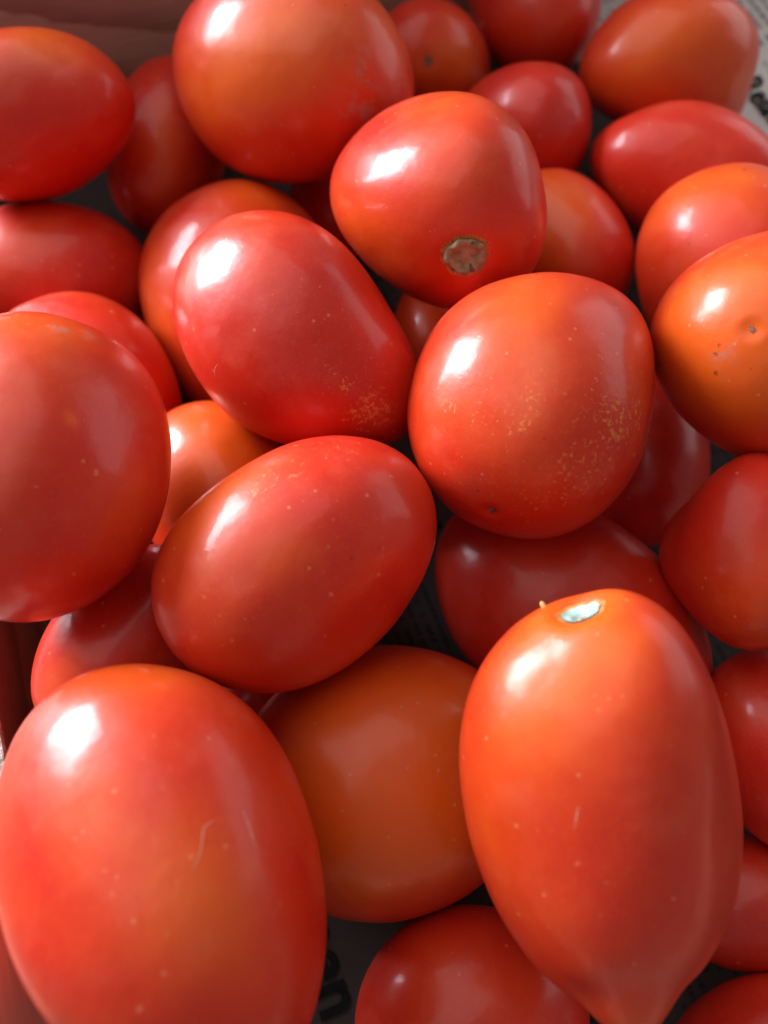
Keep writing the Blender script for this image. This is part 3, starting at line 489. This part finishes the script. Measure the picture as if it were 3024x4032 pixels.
cork_nub = cork_material('dried_calyx', (0.50, 0.27, 0.06), (0.62, 0.40, 0.14), (0.30, 0.14, 0.03))
cork_ring = cork_material('orange_cork', (0.52, 0.16, 0.03), (0.60, 0.24, 0.06), (0.35, 0.10, 0.02))
m_scr, nt, b = new_mat('dry_scratch')
tc = node(nt, 'ShaderNodeTexCoord').outputs['Object']
nt.links.new(mixc(nt, noise_tex(nt, tc, 800.0), (0.66, 0.22, 0.13), (0.80, 0.42, 0.30)), b.inputs['Base Color'])
b.inputs['Roughness'].default_value = 0.7

LABELS = {
'T1': 'large red tomato with a curved pale scratch, at the near left corner',
'T2': 'large orange red tomato with pale green stem hollow and pointed lower tip',
'T3': 'red tomato lying slantwise in the middle with golden flecks round its long highlight',
'T4': 'deep red tomato in upper middle with a golden russet patch near its lower end',
'T5': 'round red tomato with russet flecking down its right flank and a tiny dark blossom end',
'T6': 'red tomato facing the viewer with a round tan stem scar',
'T7': 'big glossy tomato at the top with an orange shoulder and a broad white highlight',
'T8': 'dull red tomato lying sideways by the end board at the upper left',
'T9': 'shaded orange streaked tomato wedged between the upper left and the big glossy one',
'T10': 'orange shouldered tomato half hidden behind the deep red russet patched one',
'T11': 'dark red tomato shaded at the left, under the dull sideways one',
'T12': 'plain red tomato peeping out behind the scuffed left tomato',
'T13': 'big red tomato at the left edge with grey scuffs on its upper right shoulder',
'T14': 'small orange tomato tucked down between the scuffed left one and the slanting middle one',
'T15': 'dark tomato with a narrow lilac highlight, beside the bare side board',
'T16': 'brownish orange tomato low between the two large front ones',
'T17': 'dark red tomato lying in shadow behind the one with the pale green stem hollow',
'T18': 'shaded red tomato at the right edge, below the bright orange one',
'T19': 'red tomato at the right edge, just right of the one with the green stem hollow',
'T20': 'bright orange tomato at the right edge with a pinprick blossom end',
'T21': 'red tomato with orange top, directly behind the bright orange one at the right edge',
'T22': 'plain red tomato lying sideways with a small lilac highlight near the right edge',
'T23': 'dull orange red tomato at the upper right, beside the bare newspaper',
'T24': 'small dull dark red round tomato behind the one with the tan stem scar',
'T25': 'small orange tomato with a pale blossom dot, right of the big glossy one',
'T26': 'dark brownish red tomato cut by the top edge, left of the bare newspaper',
'T27': 'orange topped tomato just right of the one with the tan stem scar',
'T28': 'barely visible tomato deep in the gap under the one with the tan stem scar',
'T29': 'very dark tomato deep in the gap under the bright orange one',
'T30': 'dark red tomato cut by the bottom edge between the two large front ones',
'T31': 'shaded tomato behind the lower right flank of the one with the pointed tip',
'T32': 'dark red tomato in the bottom right corner of the heap',
'T37': 'dark tomato deep in the gap under the lower end of the slanting middle one',
'T34': 'dark tomato deep in the gap below the big glossy one',
}
GROUP = 'plum tomatoes heaped in the crate'
FINE = {'T1', 'T2', 'T3', 'T4', 'T5', 'T6', 'T7', 'T13', 'T20', 'T16'}
def bump01(a):
    return 0.0 if a >= 1 else (1 - a * a) ** 2
for n, d in DATA.items():
    S, Rr = (176, 112) if n in FINE else (112, 72)
    dirs = [Vector((0, 0, 1))]
    for i in range(1, Rr):
        ph = math.pi * i / Rr
        for j in range(S):
            th = 2 * math.pi * j / S
            dirs.append(Vector((math.sin(ph) * math.cos(th), math.sin(ph) * math.sin(th), math.cos(ph))))
    dirs.append(Vector((0, 0, -1)))
    faces = []
    for j in range(S):
        faces.append((0, 1 + j, 1 + (j + 1) % S))
    for i in range(Rr - 2):
        for j in range(S):
            a = 1 + i * S; j2 = (j + 1) % S
            faces.append((a + j, a + S + j, a + S + j2, a + j2))
    a = 1 + (Rr - 2) * S; last = len(dirs) - 1
    for j in range(S):
        faces.append((a + (j + 1) % S, a + j, last))
    tom = link_mesh('tomato', [surf(n, u) for u in dirs], faces, skin_material(n, d))
    me = tom.data
    ripe, fleck, scuff = [], [], []
    oo = [(Vector(o[:3]), o[3] * 1.5, o[4] * 0.8) for o in d.get('o', [])]
    ff = [(Vector(o[:3]), o[3] * 1.25, o[4]) for o in d.get('f', [])]
    gg = [(Vector(o[:3]), o[3] * 1.25) for o in d.get('g', [])]
    for u in dirs:
        wv = Vector((noise.noise(u * 3 + SEED[n]), noise.noise(u * 3 + SEED[n] + Vector((9, 0, 0))), noise.noise(u * 3 + SEED[n] + Vector((0, 9, 0)))))
        uw = u + wv * 0.10
        ripe.append(d['base'] + sum(c_ * bump01((uw - q).length / rad) for q, rad, c_ in oo))
        fleck.append(0.12 + max([0.76 * c_ * bump01((uw - q).length / rad) for q, rad, c_ in ff], default=0.0))
        scuff.append(max([bump01((uw - q).length / rad) for q, rad in gg], default=0.0))
    for nm, vals in (('ripe', ripe), ('fleck', fleck), ('scuff', scuff)):
        at = me.attributes.new(nm, 'FLOAT', 'POINT'); at.data.foreach_set('value', vals)
    m3 = Matrix(d['rot'])
    tom.matrix_world = Matrix.Translation(Vector(d['loc'])) @ m3.to_4x4()
    tag(tom, LABELS[n], 'tomato', GROUP)
    rnd = random.Random(n)
    for s in d.get('s', []):
        q, rad = Vector(s[:3]), s[3]
        pz = [rnd.uniform(0, 6.28) for _ in range(4)]
        wav = lambda an: 1 + 0.025 * math.sin(3 * an + pz[0]) + 0.03 * math.sin(5 * an + pz[1]) + 0.03 * math.sin(9 * an + pz[2])
        if n == 'T6':
            drape(n, 'scar_rim', q, rad * 1.2, 6, 40, lambda t, an: 0.00012 * (1 - t), cork_ring, tom, wav)
            drape(n, 'stem_scar', q, rad, 10, 40, lambda t, an: 0.00060 + 0.00045 * math.exp(-((t - 0.78) / 0.14) ** 2) * (1 + 0.5 * math.sin(5 * an + 1)) - 0.0004 * math.exp(-((t - 0.42) / 0.12) ** 2) * (0.6 + 0.4 * math.sin(2 * an)) + 0.0002 * math.sin(9 * an) * t * (1 - t), cork_tan, tom, wav)
        else:
            drape(n, 'scar_rim', q, rad * 0.86, 6, 40, lambda t, an: 0.00012 * (1 - t), cork_ring, tom, wav)
            drape(n, 'stem_scar', q, rad * 0.70, 10, 40, lambda t, an: 0.00030 + 0.0004 * math.cos(t * 10) * (1 - t), cork_green, tom, wav)
    for s in d.get('n', []):                              # dried nub left of the stem
        drape(n, 'calyx_nub', Vector(s[:3]), s[3], 6, 14, lambda t, an: 0.0011 * math.sqrt(max(0.0, 1 - t * t)) - 0.0001, cork_nub, tom, lambda an: 1 + 0.2 * math.sin(2 * an))
    for s in d.get('b', []):
        drape(n, 'blossom_scar', Vector(s[:3]), s[3] * 0.68, 5, 24, lambda t, an: 0.00016 + 0.0001 * math.sin(7 * an) * t, cork_brown, tom, lambda an: 1 + 0.12 * math.sin(2 * an + 1) + 0.14 * math.sin(5 * an))
    for ln in d.get('l', []):                             # dry scratches: low ridges on the skin
        us = []
        P = [Vector(p) for p in ln]
        for i in range(len(P) - 1):
            for k in range(5):
                us.append(P[i].lerp(P[i + 1], k / 5).normalized())
        us.append(P[-1].normalized())
        vs, fs = [], []
        for i, u in enumerate(us):
            c_ = surf(n, u); nn = normal_at(n, u)
            tg = (surf(n, us[min(i + 1, len(us) - 1)]) - surf(n, us[max(i - 1, 0)])).normalized()
            sd = nn.cross(tg)
            w = 0.00012 * (0.35 + 0.65 * math.sin(math.pi * (i + 0.5) / len(us))) * (1 + 0.3 * math.sin(i * 2.1))
            vs += [c_ - sd * w - nn * 0.00003, c_ + nn * w * 0.35, c_ + sd * w - nn * 0.00003]
            if i:
                k0 = 3 * (i - 1); k1 = 3 * i
                fs += [(k0, k0 + 1, k1 + 1, k1), (k0 + 1, k0 + 2, k1 + 2, k1 + 1)]
        link_mesh('scratch', vs, fs, m_scr, tom)
